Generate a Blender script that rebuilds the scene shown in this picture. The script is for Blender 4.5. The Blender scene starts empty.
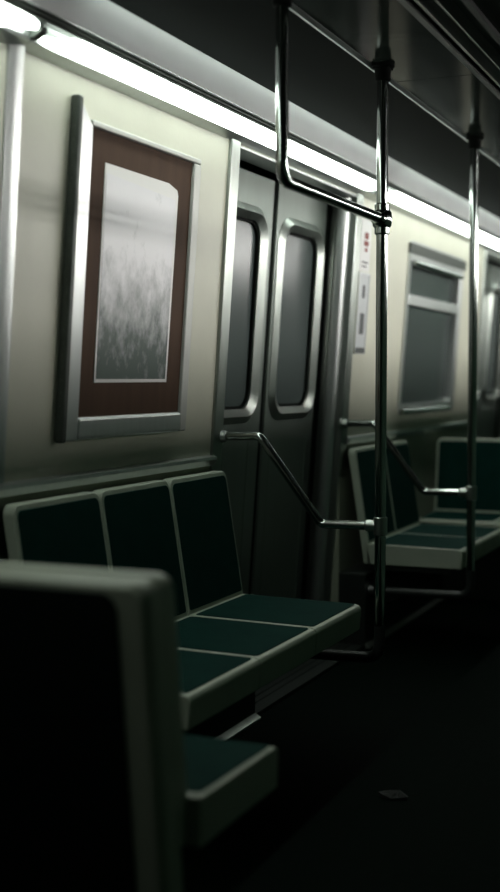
import bpy, bmesh, math, random
from mathutils import Vector, Matrix
random.seed(4)
sc = bpy.context.scene
COL = sc.collection
V = Vector

# ------------------------------------------------------------------ materials
def mat(name, base, rough=.5, metal=0.0, spec=.5, var=.0, vscale=8.0, bump=0.0, bscale=60.0,
        stretch=None, rvar=0.0, coat=0.0):
    m = bpy.data.materials.new(name); m.use_nodes = True
    nt = m.node_tree; b = nt.nodes['Principled BSDF']
    b.inputs['Base Color'].default_value = (*base, 1)
    b.inputs['Roughness'].default_value = rough
    b.inputs['Metallic'].default_value = metal
    b.inputs['Specular IOR Level'].default_value = spec
    b.inputs['Coat Weight'].default_value = coat
    if var or bump or rvar:
        tc = nt.nodes.new('ShaderNodeTexCoord'); mp = nt.nodes.new('ShaderNodeMapping')
        if stretch: mp.inputs['Scale'].default_value = stretch
        nt.links.new(tc.outputs['Object'], mp.inputs['Vector'])
        n = nt.nodes.new('ShaderNodeTexNoise'); n.inputs['Scale'].default_value = vscale
        n.inputs['Detail'].default_value = 6
        nt.links.new(mp.outputs['Vector'], n.inputs['Vector'])
        if var:
            mx = nt.nodes.new('ShaderNodeMix'); mx.data_type = 'RGBA'
            mx.inputs['A'].default_value = (*[c * (1 - var) for c in base], 1)
            mx.inputs['B'].default_value = (*[min(1, c * (1 + var)) for c in base], 1)
            nt.links.new(n.outputs['Fac'], mx.inputs['Factor'])
            nt.links.new(mx.outputs['Result'], b.inputs['Base Color'])
        if rvar:
            mr = nt.nodes.new('ShaderNodeMapRange')
            mr.inputs['To Min'].default_value = max(0.02, rough - rvar); mr.inputs['To Max'].default_value = rough + rvar
            nt.links.new(n.outputs['Fac'], mr.inputs['Value']); nt.links.new(mr.outputs['Result'], b.inputs['Roughness'])
        if bump:
            n2 = nt.nodes.new('ShaderNodeTexNoise'); n2.inputs['Scale'].default_value = bscale
            nt.links.new(mp.outputs['Vector'], n2.inputs['Vector'])
            bp = nt.nodes.new('ShaderNodeBump'); bp.inputs['Strength'].default_value = bump
            bp.inputs['Distance'].default_value = .002
            nt.links.new(n2.outputs['Fac'], bp.inputs['Height']); nt.links.new(bp.outputs['Normal'], b.inputs['Normal'])
    return m

M = {}
M['wall'] = mat('cream_wall_panel', (.60, .60, .49), .42, var=.10, vscale=5, bump=.12, bscale=90)
M['wall_low'] = mat('lower_wall_panel', (.30, .33, .25), .5, var=.15, vscale=5)
M['matte'] = mat('cutoff_black', (.020, .026, .022), .9, spec=0.0)
M['far_wall'] = mat('dark_far_side_wall', (.15, .25, .19), .7, spec=.1)
M['cove_shade'] = mat('cove_shade_tone', (.007, .009, .008), .5, spec=.006)  # near-black colour stands in for lamp light fading up the cove
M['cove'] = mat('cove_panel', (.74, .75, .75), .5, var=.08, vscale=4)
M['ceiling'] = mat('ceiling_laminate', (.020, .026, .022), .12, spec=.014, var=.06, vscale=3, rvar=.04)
M['ceiling_dark'] = mat('ceiling_slot_black', (.008, .009, .008), .4)
M['floor'] = mat('dark_rubber_floor', (.0020, .0056, .0036), .75, spec=.02, var=.5, vscale=40, bump=.2, bscale=200)
M['steel'] = mat('brushed_steel', (.36, .39, .36), .33, 1.0, var=.15, vscale=5, stretch=(1, 9, .7), rvar=.08)
M['door_steel'] = mat('door_steel', (.165, .195, .172), .38, .35, var=.22, vscale=4, stretch=(1, 6, .6), rvar=.10)
M['chrome'] = mat('polished_chrome', (.31, .34, .32), .12, 1.0)
M['alu'] = mat('anodised_aluminium', (.55, .57, .56), .34, .9, var=.12, vscale=6, stretch=(1, 6, .8))
M['alu_dark'] = mat('dark_frame_edge', (.05, .06, .05), .5, .4, var=.4, vscale=30)
M['pale'] = mat('matte_pale_aluminium', (.50, .51, .48), .5, .35, spec=.3, var=.08, vscale=8)
M['foot_shade'] = mat('shade_dark_foot', (.02, .024, .022), .3)
M['lip'] = mat('dull_metal_lip', (.28, .30, .29), .42, .8)
M['rubber'] = mat('black_rubber', (.004, .005, .004), .7, spec=.05)
M['shell'] = mat('cream_fibreglass_shell', (.41, .46, .37), .42, var=.10, vscale=9)
M['pad'] = mat('dark_teal_seat_pad', (.0055, .034, .028), .7, spec=.03, var=.25, vscale=14, bump=.15, bscale=180)
M['rear'] = mat('dark_seat_rear', (.006, .012, .011), .6, spec=.25)
M['panel_dark'] = mat('heater_panel', (.022, .028, .024), .45, .3, var=.3, vscale=10)
M['trim'] = mat('worn_edge_trim', (.24, .26, .235), .4, .7, var=.25, vscale=12)
M['board'] = mat('red_brown_backing', (.085, .050, .033), .6, spec=.07, var=.25, vscale=6, stretch=(1, 4, .5))
M['white'] = mat('white_sheet', (.72, .71, .70), .5)
M['ivory'] = mat('sheet_edge', (.88, .87, .85), .5)
M['greyp'] = mat('grey_notice', (.50, .52, .53), .4, var=.08, vscale=20)
M['red'] = mat('red_print', (.22, .04, .03), .6)
M['ink'] = mat('dark_print', (.06, .065, .065), .6)
M['scrap'] = mat('dirty_paper', (.02, .023, .021), .8, var=.3, vscale=60)

def glass_mat(name, tint, fac):
    m = bpy.data.materials.new(name); m.use_nodes = True; nt = m.node_tree
    b = nt.nodes['Principled BSDF']; out = nt.nodes['Material Output']
    b.inputs['Base Color'].default_value = (*tint, 1); b.inputs['Roughness'].default_value = .22; b.inputs['Specular IOR Level'].default_value = .25
    tr = nt.nodes.new('ShaderNodeBsdfTransparent'); tr.inputs['Color'].default_value = (.5, .56, .55, 1)
    mx = nt.nodes.new('ShaderNodeMixShader'); mx.inputs['Fac'].default_value = fac
    nt.links.new(tr.outputs[0], mx.inputs[1]); nt.links.new(b.outputs[0], mx.inputs[2])
    nt.links.new(mx.outputs[0], out.inputs['Surface'])
    return m
M['glass'] = glass_mat('grimy_dark_glass', (.075, .092, .088), .85)

def emit(name, color, strength):
    m = bpy.data.materials.new(name); m.use_nodes = True; b = m.node_tree.nodes['Principled BSDF']
    b.inputs['Base Color'].default_value = (.8, .8, .8, 1)
    b.inputs['Emission Color'].default_value = (*color, 1); b.inputs['Emission Strength'].default_value = strength
    return m
M['lens'] = emit('lit_diffuser', (.90, 1.0, .92), 4.2)
M['lens_far'] = emit('added_lamp_diffuser', (1.0, .985, .945), 12.6)  # unseen lamps opposite, added to brighten the upper left wall

def poster_material():
    m = bpy.data.materials.new('scuffed_poster_sheet'); m.use_nodes = True; nt = m.node_tree
    b = nt.nodes['Principled BSDF']; b.inputs['Roughness'].default_value = .38
    tc = nt.nodes.new('ShaderNodeTexCoord'); mp = nt.nodes.new('ShaderNodeMapping')
    mp.inputs['Scale'].default_value = (1, 2.8, 2.0); mp.inputs['Rotation'].default_value = (.22, 0, 0)
    nt.links.new(tc.outputs['Object'], mp.inputs['Vector'])
    n = nt.nodes.new('ShaderNodeTexNoise'); n.inputs['Scale'].default_value = 6.0; n.inputs['Detail'].default_value = 10
    n.inputs['Roughness'].default_value = .68
    nt.links.new(mp.outputs['Vector'], n.inputs['Vector'])
    # streaks grow darker toward the bottom of the sheet
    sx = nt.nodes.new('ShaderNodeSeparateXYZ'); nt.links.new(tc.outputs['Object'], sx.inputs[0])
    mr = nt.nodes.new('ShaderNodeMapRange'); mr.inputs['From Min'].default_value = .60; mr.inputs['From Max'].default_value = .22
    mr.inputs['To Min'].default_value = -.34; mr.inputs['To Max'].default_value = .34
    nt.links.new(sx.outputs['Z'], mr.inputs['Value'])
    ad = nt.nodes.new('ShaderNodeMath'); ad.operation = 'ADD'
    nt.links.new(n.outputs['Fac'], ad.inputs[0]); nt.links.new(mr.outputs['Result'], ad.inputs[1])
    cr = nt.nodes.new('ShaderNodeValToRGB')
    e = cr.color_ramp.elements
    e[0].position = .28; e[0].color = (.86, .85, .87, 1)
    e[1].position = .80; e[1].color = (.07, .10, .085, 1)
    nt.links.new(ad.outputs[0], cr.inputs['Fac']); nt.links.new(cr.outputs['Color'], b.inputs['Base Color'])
    return m
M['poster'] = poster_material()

# ------------------------------------------------------------------ mesh helpers
def new(): return bmesh.new()

def box(bm, x0, x1, y0, y1, z0, z1):
    vs = [bm.verts.new((x, y, z)) for x in (x0, x1) for y in (y0, y1) for z in (z0, z1)]
    for f in ((0, 1, 3, 2), (4, 6, 7, 5), (0, 4, 5, 1), (2, 3, 7, 6), (0, 2, 6, 4), (1, 5, 7, 3)):
        bm.faces.new([vs[i] for i in f])

def rrect(u0, u1, v0, v1, r, n=6, r2=None):
    """outline of a rounded rectangle, counter-clockwise; r2 = radius of the two lower corners"""
    if r2 is None: r2 = r
    pts = []
    for (cu, cv, a0, rr) in ((u1 - r, v1 - r, 0, r), (u0 + r, v1 - r, 90, r), (u0 + r2, v0 + r2, 180, r2), (u1 - r2, v0 + r2, 270, r2)):
        if rr < 1e-5:
            pts.append((cu, cv)); continue
        for k in range(n + 1):
            a = math.radians(a0 + 90 * k / n); pts.append((cu + rr * math.cos(a), cv + rr * math.sin(a)))
    return pts

def loft(bm, loops, closed_ends=True):
    """bridge loops (lists of 3-D points of the same length)"""
    L = [[bm.verts.new(p) for p in lp] for lp in loops]
    n = len(L[0])
    for a, b in zip(L, L[1:]):
        for i in range(n):
            bm.faces.new((a[i], a[(i + 1) % n], b[(i + 1) % n], b[i]))
    if closed_ends:
        bm.faces.new(list(reversed(L[0]))); bm.faces.new(L[-1])

def ring(bm, outer, inner, fr, n0, n1, n1i=None):
    """frame ring between two 2-D outlines; fr maps (u,v,n) to 3-D; n1i = height at the inner edge"""
    if n1i is None: n1i = n1
    lo = [[fr(u, v, n0) for u, v in outer], [fr(u, v, n1) for u, v in outer],
          [fr(u, v, n1i) for u, v in inner], [fr(u, v, n0) for u, v in inner]]
    L = [[bm.verts.new(p) for p in lp] for lp in lo]
    n = len(L[0])
    for a, b in zip(L, L[1:] + L[:1]):
        for i in range(n):
            bm.faces.new((a[i], a[(i + 1) % n], b[(i + 1) % n], b[i]))

def tube(bm, path, r, fillet=.0, seg=24, nf=9):
    P = [V(p) for p in path]; pts = [P[0]]
    for i in range(1, len(P) - 1):
        a, b, c = P[i - 1], P[i], P[i + 1]
        d1 = (a - b).normalized(); d2 = (c - b).normalized()
        ang = d1.angle(d2); fl = fillet if not isinstance(fillet, (list, tuple)) else fillet[i - 1]
        t = min(fl / math.tan(ang / 2), (a - b).length * .48, (c - b).length * .48)
        s, e = b + d1 * t, b + d2 * t
        for k in range(nf + 1):
            q = k / nf; pts.append((1 - q) ** 2 * s + 2 * q * (1 - q) * b + q * q * e)
    pts.append(P[-1])
    tang = []
    for i in range(len(pts)):
        a = pts[max(0, i - 1)]; c = pts[min(len(pts) - 1, i + 1)]; tang.append((c - a).normalized())
    ref = V((0, 0, 1)) if abs(tang[0].z) < .9 else V((0, 1, 0))
    nrm = (ref - tang[0] * ref.dot(tang[0])).normalized(); loops = []
    for p, t in zip(pts, tang):
        nrm = (nrm - t * nrm.dot(t)).normalized(); bi = t.cross(nrm)
        loops.append([p + r * (math.cos(2 * math.pi * k / seg) * nrm + math.sin(2 * math.pi * k / seg) * bi) for k in range(seg)])
    loft(bm, loops)

def lathe(bm, base, axis, prof, seg=28):
    """prof: list of (distance along the axis, radius)"""
    axis = V(axis).normalized(); ref = V((1, 0, 0)) if abs(axis.x) < .9 else V((0, 1, 0))
    u = (ref - axis * ref.dot(axis)).normalized(); w = axis.cross(u)
    loft(bm, [[V(base) + axis * h + r * (math.cos(2 * math.pi * k / seg) * u + math.sin(2 * math.pi * k / seg) * w) for k in range(seg)] for h, r in prof])

def sweep_y(bm, prof, y0, y1, closed=True):
    """profile of (x,z) points swept along the car"""
    a = [(x, y0, z) for x, z in prof]; b = [(x, y1, z) for x, z in prof]
    if closed: loft(bm, [a, b])
    else:
        A = [bm.verts.new(p) for p in a]; B = [bm.verts.new(p) for p in b]
        for i in range(len(A) - 1): bm.faces.new((A[i], A[i + 1], B[i + 1], B[i]))

def origin_of(o):
    p = V((0, 0, 0))
    while o: p = p + V(o.location); o = o.parent
    return p

def obj(name, bm, material, parent=None, at=None, bevel=0.0, smooth=True, seg=3):
    bmesh.ops.remove_doubles(bm, verts=bm.verts, dist=1e-6)
    bmesh.ops.recalc_face_normals(bm, faces=bm.faces)
    if parent is not None: org = origin_of(parent)
    elif at is not None: org = V(at)
    else:
        xs = [v.co for v in bm.verts]
        org = V(((min(c.x for c in xs) + max(c.x for c in xs)) / 2, (min(c.y for c in xs) + max(c.y for c in xs)) / 2, min(c.z for c in xs)))
    bmesh.ops.translate(bm, verts=bm.verts, vec=-org)
    me = bpy.data.meshes.new(name); bm.to_mesh(me); bm.free()
    o = bpy.data.objects.new(name, me); COL.objects.link(o)
    if parent is not None: o.parent = parent
    else: o.location = org
    me.materials.append(material)
    if smooth:
        for p in me.polygons: p.use_smooth = True
        if bevel == 0:
            md = o.modifiers.new('split', 'EDGE_SPLIT'); md.split_angle = math.radians(35)
    if bevel:
        b = o.modifiers.new('bevel', 'BEVEL'); b.width = bevel; b.segments = seg; b.limit_method = 'ANGLE'
        b.angle_limit = math.radians(30); b.harden_normals = True
    return o

def thing(name, label, cat, loc, group=None):
    o = bpy.data.objects.new(name, None); COL.objects.link(o); o.location = loc; o.empty_display_size = .1
    o['label'] = label; o['category'] = cat
    if group: o['group'] = group
    return o
def tag(o, label, cat, group=None):
    o['label'] = label; o['category'] = cat
    if group: o['group'] = group
    return o
def struct(name, bm, m, label=None, cat='structure', **k):
    o = obj(name, bm, m, **k); o['kind'] = 'structure'
    if label: o['label'] = label; o['category'] = cat
    return o
def struct_root(name, loc, label, cat):
    o = thing(name, label, cat, loc); o['kind'] = 'structure'; return o
def dup(root, shift, label):
    r = root.copy(); COL.objects.link(r); r.location = V(root.location) + V(shift); r['label'] = label
    for ch in list(root.children):
        c = ch.copy(); COL.objects.link(c); c.parent = r
        for g in list(ch.children):
            d = g.copy(); COL.objects.link(d); d.parent = c
    return r

# ------------------------------------------------------------------ car dimensions (metres)
YA, YB = -2.6, 11.0            # ends of the modelled stretch of the car
CZ = 2.18                      # ceiling
XL, XR = -1.78, .94            # side walls at sill height
XM = (XL + XR) / 2
TILT = .07
def WX(z): return XL + TILT * (z - .97)
_n = V((1, 0, -TILT)).normalized(); _v = V((TILT, 0, 1)).normalized()
def wall_frame(off=0.0):
    """(along the car, height, out of the wall) -> point on the leaning wall"""
    def fr(u, z, n): return V((WX(z), u, z)) + _n * (n + off)
    return fr
WF = wall_frame()

# ------------------------------------------------------------------ floor, ceiling, walls
bm = new(); box(bm, XL - .16, XR + .16, YA, YB, -.06, 0)
struct('floor', bm, M['floor'], 'dark rubber floor of the train aisle', 'floor', smooth=False)

EDGE = -1.24
bm = new()
box(bm, EDGE - .005, -.955, YA, 4.068, CZ, CZ + .04); box(bm, EDGE - .005, -.955, 4.074, YB, CZ, CZ + .04)
box(bm, -.955, -.785, YA, YB, CZ + .05, CZ + .08)
box(bm, -.785, -.055, YA, YB, CZ, CZ + .04)
box(bm, -.055, .115, YA, YB, CZ + .05, CZ + .08); box(bm, .115, .405, YA, YB, CZ, CZ + .04)
struct('ceiling', bm, M['ceiling'], 'flat grey laminate ceiling of the train car', 'ceiling', smooth=False)
def slot(x, n):
    bm = new()
    box(bm, x, x + .018, YA, YB, CZ - .012, CZ + .05); box(bm, x + .152, x + .17, YA, YB, CZ - .012, CZ + .05)
    box(bm, x + .018, x + .152, YA, YB, CZ + .040, CZ + .048)
    r = struct('trim_%d' % n, bm, M['ceiling_dark'], 'black air slot running along the ceiling with thin bright rails', 'trim', smooth=False)
    bm = new(); box(bm, x + .034, x + .042, YA, YB, CZ - .006, CZ + .040)
    obj('slot_rail', bm, M['alu'], r)
    bm = new(); box(bm, x + .082, x + .087, YA, YB, CZ - .002, CZ + .040)
    obj('slot_rail', bm, M['alu'], r)
slot(-.953, 1); slot(-.057, 2)

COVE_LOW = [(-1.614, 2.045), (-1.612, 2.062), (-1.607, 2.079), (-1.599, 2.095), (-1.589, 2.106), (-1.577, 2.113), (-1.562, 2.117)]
COVE_UP = [(-1.562, 2.117), (-1.52, 2.125), (-1.43, 2.143), (-1.34, 2.162), (EDGE, CZ)]  # upper part of the cove, its light falloff put into the colour
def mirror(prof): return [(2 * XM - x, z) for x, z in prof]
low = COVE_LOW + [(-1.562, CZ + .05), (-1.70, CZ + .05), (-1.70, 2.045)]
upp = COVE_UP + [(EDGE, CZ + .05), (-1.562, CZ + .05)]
for n, pr, m, l in ((3, low, 'cove', 'pale cove strip directly above the left lamps'), (4, upp, 'cove_shade', 'upper cove panel between the lamps and the ceiling, coloured dark for fading light'),
                    (10, [(.40, CZ), (.90, 2.12), (.90, CZ + .05), (.40, CZ + .05)], 'cove_shade', 'dark sloping cove panel across the aisle')):
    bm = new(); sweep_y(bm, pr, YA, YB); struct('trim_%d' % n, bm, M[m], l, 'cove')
# grooved dark rail above the lamps
bm = new()
box(bm, -1.70, -1.632, YA, YB, 2.017, 2.045); box(bm, -1.64, -1.622, YA, YB, 2.020, 2.026)
box(bm, -1.64, -1.620, YA, YB, 2.032, 2.036); box(bm, -1.64, -1.617, YA, YB, 2.041, 2.045)
struct('trim_5', bm, M['alu_dark'], 'dark grooved rail above the lit lamp strip', 'rail', smooth=False)
# thin metal lip along the ceiling edge
bm = new(); sweep_y(bm, [(EDGE - .014, CZ - .003), (EDGE + .002, CZ - .010), (EDGE + .012, CZ - .002), (EDGE + .012, CZ + .001), (EDGE - .014, CZ + .001)], YA, YB)
struct('trim_6', bm, M['lip'], 'thin metal lip along the left ceiling edge', 'trim')

# left wall: panels between the openings, on the leaning upper plane, 4 cm thick
D1, D2 = (3.83, 5.09), (7.60, 8.86)        # door openings
WTOP, SILL = 2.05, .912
DTOP = 1.957
bm = new()
def wall_panel(y0, y1, z0, z1, t=.045):
    lo = [[WF(y0, z0, -t), WF(y1, z0, -t), WF(y1, z1, -t), WF(y0, z1, -t)], [WF(y0, z0, 0), WF(y1, z0, 0), WF(y1, z1, 0), WF(y0, z1, 0)]]
    loft(bm, lo)
WIN = (5.95, 7.02, 1.015, 1.845)
wall_panel(YA, D1[0], SILL, WTOP); wall_panel(D1[1], WIN[0], SILL, WTOP)
wall_panel(WIN[0], WIN[1], SILL, WIN[2]); wall_panel(WIN[0], WIN[1], WIN[3], WTOP)
wall_panel(WIN[1], D2[0], SILL, WTOP); wall_panel(D2[1], YB, SILL, WTOP)
wall_panel(D1[0], D1[1], DTOP, WTOP); wall_panel(D2[0], D2[1], DTOP, WTOP)
wl = struct('wall_left', bm, M['wall'], 'cream melamine side wall above the benches', 'wall', smooth=False)
bm = new()
for a, b in ((YA, D1[0]), (D1[1], D2[0]), (D2[1], YB)): box(bm, XL - .05, XL - .004, a, b, 0, SILL)
obj('lower_wall', bm, M['wall_low'], wl, smooth=False)
# ledge strip where the wall meets the bench backs
bm = new()
for a, b in ((YA, D1[0] - .06), (D1[1] + .07, D2[0] - .06), (D2[1] + .07, YB)):
    sweep_y(bm, [(XL - .004, .885), (XL + .012, .885), (XL + .022, .905), (XL + .020, .915), (XL - .004, .920)], a, b)
struct('baseboard_left', bm, M['alu'], 'metal ledge strip low on the cream wall behind the seats', 'ledge')
# panel joint strip left of the poster
def joint(y, n, label):
    bm = new()
    pr = [(-.030, 0), (-.030, .004), (-.014, .010), (.004, .018), (.016, .018), (.024, .010), (.024, 0)]
    loft(bm, [[WF(y + u, SILL + .01, w) for u, w in pr], [WF(y + u, 2.0, w) for u, w in pr]])
    struct('trim_%d' % n, bm, M['alu'], label, 'trim')
joint(2.522, 7, 'vertical metal joint strip on the wall left of the poster')

# right wall, ends (outside the picture; they close the car)
bm = new(); loft(bm, [[(XR, YA, 0), (XR, YA, .97), (XR - .075, YA, 2.05), (XR + .05, YA, 2.05), (XR + .05, YA, 0)],
                      [(XR, YB, 0), (XR, YB, .97), (XR - .075, YB, 2.05), (XR + .05, YB, 2.05), (XR + .05, YB, 0)]])
struct('wall_right', bm, M['far_wall'], 'side wall across the aisle', 'wall', smooth=False)
bm = new(); box(bm, XL - .2, XR + .2, YB, YB + .05, 0, CZ + .1)
struct('wall_far', bm, M['far_wall'], 'end wall at the far end of the car', 'wall', smooth=False)
bm = new(); box(bm, XL - .2, XR + .2, YA - .05, YA, 0, CZ + .1)
struct('wall_near', bm, M['far_wall'], 'end wall behind the viewer', 'wall', smooth=False)

# heater panels under the benches, with a bright foot strip along the floor
for k, (a, b) in enumerate(((YA, D1[0] + .03), (D1[1] - .02, D2[0] + .0))):
    bm = new(); box(bm, XL + .0, -1.655, a, b, .012, .33)
    r = struct('trim_%d' % (8 + k), bm, M['panel_dark'], ['dark heater panel under the bench before the doors', 'dark heater panel under the bench after the doors'][k], 'heater panel', bevel=.006)
    bm = new(); sweep_y(bm, [(-1.655, .002), (-1.634, .002), (-1.634, .010), (-1.646, .016), (-1.655, .024)], a, b)
    obj('foot_strip', bm, M['trim'], r)

# ------------------------------------------------------------------ lamps
LEN = 2.70
LENS = [(-1.668, 1.983), (-1.652, 1.984), (-1.633, 1.990), (-1.620, 1.999), (-1.613, 2.009), (-1.616, 2.016), (-1.640, 2.016), (-1.668, 2.010)]
def lens_mesh(y0, y1):
    """lens whose ends are cut on a slant: the upper edge runs on at the right end, the lower edge at the left end"""
    bm = new(); c = V((-1.650, 1.999)); loops = []
    for d, s in ((0, .25), (.006, .5), (.02, .78), (.05, .95), (.10, 1.0)):
        loops.append([(c.x + (x - c.x) * s, y0 + d + (.085 * (z - 1.983) / .033), c.y + (z - c.y) * s) for x, z in LENS])
    for d, s in ((.10, 1.0), (.05, .95), (.02, .78), (.006, .5), (0, .25)):
        loops.append([(c.x + (x - c.x) * s, y1 - d - (.085 * (2.016 - z) / .033), c.y + (z - c.y) * s) for x, z in LENS])
    loft(bm, loops); return bm
def make_lamp(label, L):
    t = thing('fluorescent_lamp', label, 'lamp', (-1.70, 0, 1.97), 'fluorescent lamps along the wall tops')
    bm = new(); sweep_y(bm, [(-1.735, 1.966), (-1.702, 1.972), (-1.668, 1.982), (-1.664, 1.990), (-1.664, 2.016), (-1.735, 2.016)], .0, L - .004)
    obj('housing', bm, M['alu'], t, smooth=False)
    for y in (.0, L - .016):
        bm = new(); sweep_y(bm, [(-1.667, 1.985), (-1.650, 1.988), (-1.630, 2.000), (-1.630, 2.013), (-1.667, 2.013)], y, y + .012)
        obj('end_cap', bm, M['alu_dark'], t)
    obj('diffuser', lens_mesh(.010, L - .014), M['lens'], t)
    return t
make_lamp('short lit lamp in the upper left corner, its slanted right end showing', 1.8).location.y = 2.53 - 1.8
lamp = make_lamp('long lit lamp running above the poster up to the standing pole by the doors', LEN)
for i, l in enumerate(('lit lamp above the far bench and window, past the standing pole by the doors', 'lit lamp farthest down the car')):
    dup(lamp, (0, 2.53 + LEN * (i + 1), 0), l)
lamp.location.y = 2.53

# unseen lamps assumed across the aisle; hoods and blades added to shape their light
def make_added_lamp(label):
    t = thing('added_side_lamp', label, 'lamp', (.69, 0, 1.72), 'unseen lamps added across the aisle')
    XB_, XF = .83, .53
    bm = new()
    sweep_y(bm, [(XB_, 2.094), (XF, 2.094), (XF, 2.104), (XB_ + .030, 2.104), (XB_ + .052, 1.70), (XB_, 1.70)], 0, 2.454)
    obj('housing', bm, M['matte'], t, smooth=False)
    for zb in (1.80, 1.91, 2.02):
        zl = (ZFULL + zb * RAT) / (1 + RAT)
        bm = new(); sweep_y(bm, [(XB_, zb - .006), (XF, zl), (XF, zl - .004), (XB_, zb - .012)], 0, 2.454)
        obj('cutoff_blade', bm, M['matte'], t, smooth=False)
        bm = new(); sweep_y(bm, [(XB_ - .001, zb), (XB_ - .008, zb + .006), (XB_ - .008, zb + .044), (XB_ - .001, zb + .05)], .01, 2.444)
        obj('tube_diffuser', bm, M['lens_far'], t, smooth=False)
    return t
ZFULL, RAT = 1.34, 2.30 / .30
lampr = make_added_lamp('unseen lamp across the aisle with added light-shaping blades')
for i in (1, 2): dup(lampr, (0, 3.50 + 2.46 * i, 0), 'unseen lamp across the aisle with added light-shaping blades')
lampr.location.y = 3.50

# ------------------------------------------------------------------ sliding doors
def make_door(n, y0, label):
    L = 1.26; seam = y0 + .645
    root = struct_root('door_%d' % n, (XL - .09, y0 + .63, 0), label, 'door')
    F = wall_frame(-.115)
    bm = new()                                                   # jambs, lintel and threshold around the opening
    for a, b, sgn in ((y0 - .065, y0 + .008, 1), (y0 + L - .008, y0 + L + .070, -1)):
        loft(bm, [[WF(a, .02, -.02), WF(b, .02, -.02), WF(b, .02, .012), WF(a, .02, .012)], [WF(a, 1.985, -.02), WF(b, 1.985, -.02), WF(b, 1.985, .012), WF(a, 1.985, .012)]])
    for a, b in ((y0 - .02, y0 + .0), (y0 + L, y0 + L + .02)):
        loft(bm, [[WF(a, .02, -.16), WF(b, .02, -.16), WF(b, .02, 0), WF(a, .02, 0)], [WF(a, 1.985, -.16), WF(b, 1.985, -.16), WF(b, 1.985, 0), WF(a, 1.985, 0)]])
    obj('jamb', bm, M['steel'], root, bevel=.006)
    bm = new(); tube(bm, [WF(y0 + L - .012, .02, -.048), WF(y0 + L - .012, 1.952, -.048)], .030)
    obj('rounded_post', bm, M['alu'], root)
    bm = new(); loft(bm, [[WF(y0 + .01, 1.955, -.10), WF(y0 + L - .01, 1.955, -.10), WF(y0 + L - .01, 1.955, .008), WF(y0 + .01, 1.955, .008)],
                          [WF(y0 + .01, 1.966, -.10), WF(y0 + L - .01, 1.966, -.10), WF(y0 + L - .01, 1.966, .008), WF(y0 + .01, 1.966, .008)]])
    obj('lintel', bm, M['alu'], root, bevel=.004)
    bm = new(); box(bm, XL - .13, -1.66, y0, y0 + L, 0, .016)
    for i in range(5): box(bm, XL - .09 + .035 * i, XL - .075 + .035 * i, y0 + .01, y0 + L - .01, .016, .020)
    obj('threshold', bm, M['panel_dark'], root, smooth=False)
    bm = new(); loft(bm, [[F(y0, .02, -.06), F(y0 + L, .02, -.06), F(y0 + L, .02, -.05), F(y0, .02, -.05)], [F(y0, 2.0, -.06), F(y0 + L, 2.0, -.06), F(y0 + L, 2.0, -.05), F(y0, 2.0, -.05)]])
    for a in (y0 - .026, y0 + L - .042):
        loft(bm, [[F(a, .02, -.05), F(a + .044, .02, -.05), F(a + .044, .02, .008), F(a, .02, .008)], [F(a, 1.95, -.05), F(a + .044, 1.95, -.05), F(a + .044, 1.95, .008), F(a, 1.95, .008)]])
    loft(bm, [[F(seam - .026, .02, -.04), F(seam + .026, .02, -.04), F(seam + .026, .02, -.010), F(seam - .026, .02, -.010)], [F(seam - .026, 1.93, -.04), F(seam + .026, 1.93, -.04), F(seam + .026, 1.93, -.010), F(seam - .026, 1.93, -.010)]])
    obj('rubber_seal', bm, M['rubber'], root, smooth=False)
    for k, (a, b) in enumerate(((y0 + .018, seam - .024), (seam + .024, y0 + L - .040))):
        c = y0 + (.322 if k == 0 else .945); wo, wi = .255, .19
        bm = new()                                               # leaf with a window hole: ring plus border
        outl = rrect(a, b, .025, 1.932, .004, 6); hole = rrect(c - wi, c + wi, 1.05, 1.765, .075, 6)
        ring(bm, outl, hole, F, -.035, 0)
        leaf = obj('door_leaf', bm, M['door_steel'], root)
        bm = new()
        ring(bm, rrect(c - wo, c + wo, 1.000, 1.815, .115, 10), rrect(c - wo + .028, c + wo - .028, 1.028, 1.787, .095, 10), F, -.005, .003, .020)
        ring(bm, rrect(c - wo + .028, c + wo - .028, 1.028, 1.787, .095, 10), rrect(c - wi + .004, c + wi - .004, 1.054, 1.761, .072, 10), F, -.02, .020, .004)
        obj('window_frame', bm, M['steel'], leaf)
        bm = new(); ring(bm, rrect(c - wi - .003, c + wi + .003, 1.047, 1.768, .078, 8), rrect(c - wi + .014, c + wi - .014, 1.064, 1.751, .062, 8), F, -.022, -.004)
        obj('window_gasket', bm, M['rubber'], leaf)
        pl = rrect(c - wi + .004, c + wi - .004, 1.054, 1.761, .07, 8)
        bm = new(); loft(bm, [[F(u, v, -.020) for u, v in pl], [F(u, v, -.014) for u, v in pl]])
        obj('pane', bm, M['glass'], leaf, smooth=False)
        bm = new()                                               # two shallow pressed ribs low on the leaf
        for q in (-.2, .2):
            pr = [(c + q - .010, 0), (c + q - .004, .004), (c + q + .004, .004), (c + q + .010, 0)]
            loft(bm, [[F(u, .10, w - .001) for u, w in pr], [F(u, .93, w - .001) for u, w in pr]])
        obj('pressed_rib', bm, M['door_steel'], leaf)
    return root
make_door(1, D1[0], 'steel double sliding doors with two narrow rounded windows between the two benches')
make_door(2, D2[0], 'steel sliding doors at the right edge beyond the far window')

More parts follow.
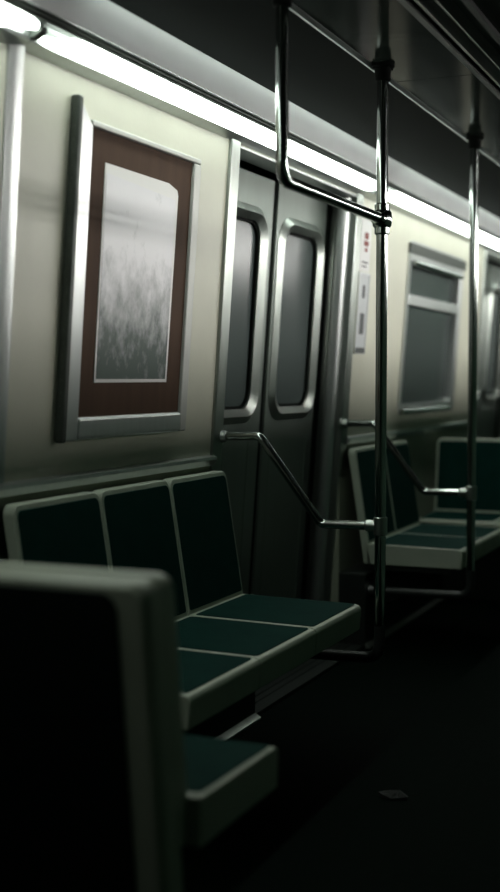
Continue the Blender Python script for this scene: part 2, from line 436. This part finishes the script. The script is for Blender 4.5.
# ------------------------------------------------------------------ window past the doors
y0, y1, z0, z1 = WIN
w = struct_root('window_1', (WX(z0), (y0 + y1) / 2, z0), 'aluminium framed car window with a transom bar past the doors', 'window')
bm = new(); ring(bm, rrect(y0 - .02, y1 + .02, z0 - .018, z1 + .018, .04), rrect(y0 + .035, y1 - .05, z0 + .03, z1 - .075, .03), WF, -.05, .010, .004)
obj('window_frame', bm, M['alu'], w)
bm = new()
loft(bm, [[WF(y0 + .03, 1.545, -.035), WF(y1 - .04, 1.545, -.035), WF(y1 - .04, 1.545, .008), WF(y0 + .03, 1.545, .008)], [WF(y0 + .03, 1.600, -.035), WF(y1 - .04, 1.600, -.035), WF(y1 - .04, 1.600, .008), WF(y0 + .03, 1.600, .008)]])
obj('transom_bar', bm, M['alu'], w, bevel=.006)
bm = new(); tube(bm, [WF(y0 + .03, 1.755, .018), WF(y1 - .06, 1.755, .018)], .014)
obj('hopper_rail', bm, M['chrome'], w)
bm = new(); tube(bm, [WF(y0 + .0, 1.012, .020), WF(y1 - .14, 1.012, .020)], .014)
obj('window_sill', bm, M['chrome'], w)
bm = new(); loft(bm, [[WF(y0 - .02, 1.80, 0), WF(y1 + .06, 1.80, 0), WF(y1 + .06, 1.80, .012), WF(y0 - .02, 1.80, .012)], [WF(y0 - .02, 1.85, 0), WF(y1 + .06, 1.85, 0), WF(y1 + .06, 1.85, .012), WF(y0 - .02, 1.85, .012)]])
obj('header_strip', bm, M['alu_dark'], w, smooth=False)
for a, b in ((z0 + .02, 1.55), (1.595, z1 - .07)):
    bm = new(); loft(bm, [[WF(y0 + .02, a, -.034), WF(y1 - .03, a, -.034), WF(y1 - .03, a, -.028), WF(y0 + .02, a, -.028)], [WF(y0 + .02, b, -.034), WF(y1 - .03, b, -.034), WF(y1 - .03, b, -.028), WF(y0 + .02, b, -.028)]])
    obj('pane', bm, M['glass'], w, smooth=False)

# ------------------------------------------------------------------ poster in its wall frame
p = thing('poster_frame', 'silver wall frame with red-brown backing around a pale scuffed sheet', 'poster frame', (WX(1.01), 3.16, 1.01))
PY0, PY1, PZ0, PZ1 = 2.785, 3.535, 1.012, 1.868
def bar(u0, u1, v0, v1, prof_n, material, name, bevel=.004, taper=0):
    bm = new()
    q0 = [(u0, v0), (u1, v0), (u1, v1 - taper), (u0, v1)]
    loft(bm, [[WF(u, v, 0) for u, v in q0], [WF(u, v, prof_n) for u, v in q0]])
    return obj(name, bm, material, p, bevel=bevel)
bar(PY0 + .02, PY0 + .085, PZ0, 1.905, .020, M['alu'], 'side_rail', taper=.055)
eb = bar(PY0 - .006, PY0 + .020, PZ0 - .004, 1.915, .028, M['alu_dark'], 'side_rail', bevel=.008)
eb['label'] = 'dark riveted hinge edge'
bm = new()
for k in range(26):
    zz = PZ0 + .03 + k * .033
    lathe(bm, WF(PY0 - .0075, zz, .014), (0, 1, 0), [(0, .0045), (.003, .0040)], 10)
obj('rivet_row', bm, M['alu_dark'], eb, smooth=False)['kind'] = 'stuff'
bar(PY0 + .085, PY1, PZ1 - .018, PZ1, .018, M['pale'], 'top_rail', bevel=.006)
bar(PY1 - .048, PY1, PZ0 + .0, PZ1 - .018, .018, M['pale'], 'side_rail', bevel=.006)
bar(PY0 + .085, PY1 - .048, PZ0, PZ0 + .062, .022, M['alu'], 'bottom_rail', bevel=.010)
bm = new(); box_pts = [(PY0 + .08, PZ0 + .055), (PY1 - .025, PZ0 + .055), (PY1 - .025, PZ1 - .012), (PY0 + .08, PZ1 - .012)]
loft(bm, [[WF(u, v, .001) for u, v in box_pts], [WF(u, v, .008) for u, v in box_pts]])
obj('backing_board', bm, M['board'], p, smooth=False)
sheet_out = [(2.958, 1.168), (3.392, 1.168), (3.400, 1.735), (3.392, 1.752), (3.335, 1.766), (2.958, 1.768)]
bm = new(); loft(bm, [[WF(u, v, .008) for u, v in sheet_out], [WF(u, v, .0105) for u, v in sheet_out]])
s = obj('poster_sheet', bm, M['ivory'], p, smooth=False); s['label'] = 'pale sheet with a dark streaked lower half'
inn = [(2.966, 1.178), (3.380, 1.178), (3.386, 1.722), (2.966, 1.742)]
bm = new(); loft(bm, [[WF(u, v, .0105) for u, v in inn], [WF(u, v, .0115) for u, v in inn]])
obj('streaked_face', bm, M['poster'], s, smooth=False)

# ------------------------------------------------------------------ notices past the doors
t = thing('wall_notice', 'white notice with small red marks right of the doors, upper of two', 'notice', WF(5.255, 1.66, 0))
def plate(u0, u1, v0, v1, n0, n1, m, name, parent, r=.004):
    bm = new(); o_ = rrect(u0, u1, v0, v1, r, 3)
    loft(bm, [[WF(u, v, n0) for u, v in o_], [WF(u, v, n1) for u, v in o_]])
    return obj(name, bm, m, parent, smooth=False)
plate(5.185, 5.325, 1.655, 1.905, 0, .003, M['white'], 'notice_sheet', t)
bm = new()
for (a, b, c, d) in ((5.235, 5.285, 1.795, 1.825), (5.228, 5.292, 1.765, 1.788), (5.245, 5.280, 1.740, 1.758)):
    o_ = rrect(a, b, c, d, .008, 3); loft(bm, [[WF(u, v, .003) for u, v in o_], [WF(u, v, .004) for u, v in o_]])
obj('red_mark', bm, M['red'], t, smooth=False)
bm = new()
for k in range(2): 
    o_ = rrect(5.215, 5.300 - .02 * k, 1.690 - .018 * k, 1.697 - .018 * k, .002, 2); loft(bm, [[WF(u, v, .003) for u, v in o_], [WF(u, v, .004) for u, v in o_]])
obj('print_line', bm, M['ink'], t, smooth=False)
t = thing('wall_notice', 'taller grey framed notice with two dark marks right of the doors, lower of two', 'notice', WF(5.262, 1.29, 0))
plate(5.195, 5.335, 1.292, 1.645, 0, .004, M['greyp'], 'notice_sheet', t)
bm = new(); ring(bm, rrect(5.190, 5.340, 1.288, 1.650, .006, 3), rrect(5.199, 5.331, 1.318, 1.642, .004, 3), WF, 0, .007)
obj('notice_border', bm, M['alu'], t, smooth=False)
for o_ in (rrect(5.250, 5.285, 1.535, 1.595, .012, 4), rrect(5.240, 5.300, 1.375, 1.470, .01, 4)):
    bm = new(); loft(bm, [[WF(u, v, .004) for u, v in o_], [WF(u, v, .005) for u, v in o_]])
    obj('dark_mark', bm, M['ink'], t, smooth=False)
bm = new(); o_ = rrect(5.199, 5.331, 1.292, 1.316, .003, 2); loft(bm, [[WF(u, v, .004) for u, v in o_], [WF(u, v, .0075) for u, v in o_]])
obj('dark_base_strip', bm, M['ink'], t, smooth=False)

# ------------------------------------------------------------------ seats
def seat_unit(root, org, front, side, wd, shell_name='seat_shell', thick=.035, pads=True, corner=.03, depth=.42, lean=.065, ztop=.868, ledge=0.0):
    """one moulded shell; org = point on the floor under the back's lower front edge, at the middle of the width"""
    org, fv, sv = V(org), V(front), V(side); up = V((0, 0, 1))
    ZS = .452; FAS = .09
    tb = lambda z: -lean * (z - ZS) / (ztop - ZS)
    def bk(u, z, n): return org + sv * u + up * z + fv * (tb(z) + n)
    h = wd / 2 - .0015
    bm = new()
    o_ = rrect(-h, h, ZS - FAS, ztop, corner, 6, 0.0)
    loft(bm, [[bk(u, z, -thick) for u, z in o_], [bk(u, z, 0) for u, z in o_]])
    def pn(a, z): return lambda u: org + sv * u + up * z + fv * a
    prof = [(-.01, ZS), (depth - .02, ZS - .006), (depth - .006, ZS - .010), (depth, ZS - .022), (depth - .006, ZS - FAS), (depth - .03, ZS - FAS), (-.01, ZS - FAS)]
    hh = h + ledge
    loft(bm, [[pn(a, z)(-h) for a, z in prof], [pn(a, z)(hh) for a, z in prof]])
    sh = obj(shell_name, bm, M['shell'], root, bevel=.005)
    if pads:
        i = .013
        bm = new(); o_ = rrect(-h + i, h - i, ZS + .012, ztop - .015, max(.018, corner - .01), 6, .008)
        loft(bm, [[bk(u, z, -.004) for u, z in o_], [bk(u, z, .0025) for u, z in o_]])
        obj('back_pad', bm, M['pad'], sh, bevel=.0015)
        bm = new(); o_ = rrect(-h + i, hh - i, .014, depth - .018, .012, 5)
        loft(bm, [[pn(a, ZS - .008 - .012 * a)(u) for u, a in o_], [pn(a, ZS + .0015 - .012 * a)(u) for u, a in o_]])
        obj('seat_pad', bm, M['pad'], sh, bevel=.0015)
    return sh

def wall_bench(label, y_start, n):
    XB = -1.665; wd = .42
    r = thing('wall_bench', label, 'bench', (-1.45, y_start + n * wd / 2, 0), 'moulded benches along the wall')
    for k in range(n):
        seat_unit(r, (XB, y_start + wd * (k + .5), 0), (1, 0, 0), (0, 1, 0), wd)
    bm = new(); box(bm, -1.655, -1.30, y_start + .02, y_start + n * wd - .02, .335, .362)
    obj('support_beam', bm, M['panel_dark'], r, bevel=.004)
    for k in range(n):
        bm = new(); yy = y_start + wd * (k + .5)
        loft(bm, [[(-1.655, yy - .02, .15), (-1.655, yy - .02, .335), (-1.34, yy - .02, .335), (-1.36, yy - .02, .31)], [(-1.655, yy + .02, .15), (-1.655, yy + .02, .335), (-1.34, yy + .02, .335), (-1.36, yy + .02, .31)]])
        obj('support_bracket', bm, M['panel_dark'], r, smooth=False)
    return r
wall_bench('dark teal three-seat bench with cream edges under the poster, before the doors', 2.52, 3)
wall_bench('dark teal two-seat bench with cream edges beyond the doors', 5.14, 2)

def cross_seat(label, yb, sgn, x0, x1):
    """double seat across the car; sgn = +1 faces away from the viewer"""
    r = thing('cross_seat', label, 'seat', ((x0 + x1) / 2, yb + .2 * sgn, 0), 'double seats set across the car')
    wd = (x1 - x0) / 2
    for k in range(2):
        seat_unit(r, (x0 + wd * (k + .5), yb, 0), (0, sgn, 0), (1, 0, 0), wd, thick=.040, corner=.03, depth=.35, lean=.05, ztop=.850, ledge=.03 if k else 0)
    # hard cover behind the two backs, with a dark rear panel
    bm = new(); F = lambda u, z, n: V((u, yb + sgn * (-.038 - .05 * (z - .45) / .4 - n), z))
    o0 = rrect(x0 + .002, x1 - .0, .10, .846, .035, 6, .0); o1 = rrect(x0 + .012, x1 - .012, .10, .836, .03, 6, .0)
    loft(bm, [[F(u, z, 0) for u, z in o0], [F(u, z, .052) for u, z in o0], [F(u, z, .066) for u, z in o1]])
    c = obj('rear_cover', bm, M['shell'], r, bevel=.006)
    o2 = rrect(x0 + .03, x1 - .058, .12, .826, .03, 6, .0)
    bm = new(); loft(bm, [[F(u, z, .064) for u, z in o2], [F(u, z, .070) for u, z in o2]])
    obj('rear_panel', bm, M['rear'], c, bevel=.002)
    bm = new(); y2 = yb + sgn * .10
    box(bm, x0 + .05, x1 - .12, min(y2, y2 + sgn * .06), max(y2, y2 + sgn * .06), 0, .365)
    obj('pedestal', bm, M['panel_dark'], r, bevel=.006)
    return r
cross_seat('blurred dark seat back with cream top edge in the near left foreground', 1.90, 1, -1.772, -.942)
cross_seat('dark blurred double seat facing the viewer, farthest at the right edge', 6.58, -1, -1.755, -.93)

# ------------------------------------------------------------------ poles and rails
PX = -1.20; PR = .0185
def flange(bm, x, y):
    lathe(bm, (x, y, CZ), (0, 0, -1), [(0, .038), (.008, .038), (.012, .034), (.014, .027), (.050, .025), (.054, .0195)])
    for k in range(4):
        a = math.radians(45 + 90 * k); lathe(bm, (x + .0325 * math.cos(a), y + .0325 * math.sin(a), CZ - .011), (0, 0, -1), [(0, .005), (.004, .004)], 10)
def make_pole(y, label):
    t = thing('grab_pole', label, 'pole', (PX, y, .25), 'standing poles beside the doors')
    bm = new(); tube(bm, [(PX, y, CZ - .01), (PX, y, .37)], PR)
    obj('pole', bm, M['chrome'], t)
    bm = new(); tube(bm, [(PX, y, .37), (PX, y, .262), (-1.650, y, .252)], PR, .075)  # lower end of the chrome pole, shade put into its black colour
    obj('foot_bend', bm, M['foot_shade'], t)['label'] = 'bent foot coloured dark for shade'
    bm = new(); flange(bm, PX, y); obj('ceiling_flange', bm, M['rubber'], t)
    bm = new(); lathe(bm, (-1.6545, y, .252), (1, 0, 0), [(0, .04), (.006, .04), (.009, .026), (.03, .024)])
    obj('foot_flange', bm, M['foot_shade'], t)
    return t
pole = make_pole(3.83, 'full height chrome pole nearest, at the end of the near bench before the doors')
p2 = dup(pole, (0, 1.27, 0), 'chrome pole at the start of the far bench, right of the doors')

t = thing('overhead_grab_bar', 'chrome bar hanging from the ceiling above the near bench and bending over to the pole', 'grab bar', (PX, 2.97, 1.69))
bm = new(); tube(bm, [(PX, 2.97, CZ - .01), (PX, 2.97, 1.690), (PX, 3.80, 1.690)], .0170, .045)
obj('bent_tube', bm, M['chrome'], t)
bm = new(); flange(bm, PX, 2.97); obj('ceiling_flange', bm, M['rubber'], t)
bm = new()
lathe(bm, (PX, 3.83, 1.640), (0, 0, 1), [(0, .021), (.004, .0245), (.022, .0245), (.028, .030), (.05, .033), (.072, .030), (.078, .0245), (.096, .0245), (.100, .021)])
lathe(bm, (PX, 3.775, 1.690), (0, 1, 0), [(0, .019), (.004, .024), (.03, .024)])
obj('tee_clamp', bm, M['chrome'], t)

def make_rail(y, label):
    t = thing('arm_rail', label, 'rail', (-1.77, y, .69), 'bent arm rails at the bench ends')
    bm = new(); tube(bm, [(WX(.98), y, .980), (-1.628, y, .984), (-1.405, y, .694), (PX - .012, y, .698)], .0145, .035)
    obj('bent_tube', bm, M['chrome'], t)
    bm = new(); lathe(bm, (WX(.98) + .001, y, .980), (1, 0, 0), [(0, .034), (.006, .034), (.010, .022), (.028, .019), (.03, .0145)])
    obj('wall_flange', bm, M['steel'], t)
    bm = new(); lathe(bm, (PX, y, .668), (0, 0, 1), [(0, .0195), (.003, .023), (.057, .023), (.060, .0195)])
    lathe(bm, (PX - .05, y, .698), (1, 0, 0), [(0, .0155), (.004, .019), (.035, .019)])
    obj('pole_clamp', bm, M['steel'], t)
    return t
rail = make_rail(3.83, 'bent chrome arm rail between the near bench and the doors')
r2 = dup(rail, (0, 1.27, 0), 'bent chrome arm rail in front of the far bench, right of the doors')

# ------------------------------------------------------------------ scrap on the floor
bm = new(); q = []
for k in range(11):
    a = 2 * math.pi * k / 11; rr = .028 * random.uniform(.7, 1.2); q.append((-.98 + 1.5 * rr * math.cos(a), 3.29 + rr * math.sin(a)))
loft(bm, [[(x, y, 0) for x, y in q], [(-.98 + (x + .98) * 1.05, 3.29 + (y - 3.29) * 1.05, random.uniform(.004, .013)) for x, y in q], [(-.98 + (x + .98) * .4, 3.29 + (y - 3.29) * .4, random.uniform(.010, .022)) for x, y in q]])
tag(obj('paper_scrap', bm, M['scrap'], smooth=False), 'small dim crumpled scrap lying on the dark aisle floor', 'scrap')

# ------------------------------------------------------------------ world, camera
wd = bpy.data.worlds.new('tunnel'); sc.world = wd; wd.use_nodes = True
wd.node_tree.nodes['Background'].inputs['Color'].default_value = (.0, .0, .0, 1)

cam = bpy.data.cameras.new('camera'); co = bpy.data.objects.new('camera', cam); COL.objects.link(co)
co.location = (0, 0, 1.18)
co.rotation_euler = (math.radians(90 - 3.1644), 0, math.radians(23.4751))
cam.sensor_fit = 'VERTICAL'; cam.sensor_height = 36.0; cam.lens = 36.0 * 1230 / 892
cam.clip_start = .05
cam.dof.use_dof = True; cam.dof.focus_distance = 3.9; cam.dof.aperture_fstop = cam.lens / 1000 / .034
sc.camera = co
sc.view_settings.view_transform = 'Standard'; sc.view_settings.look = 'None'
sc.view_settings.gamma = 1; sc.view_settings.use_curve_mapping = False
sc.view_settings.exposure = 1.5
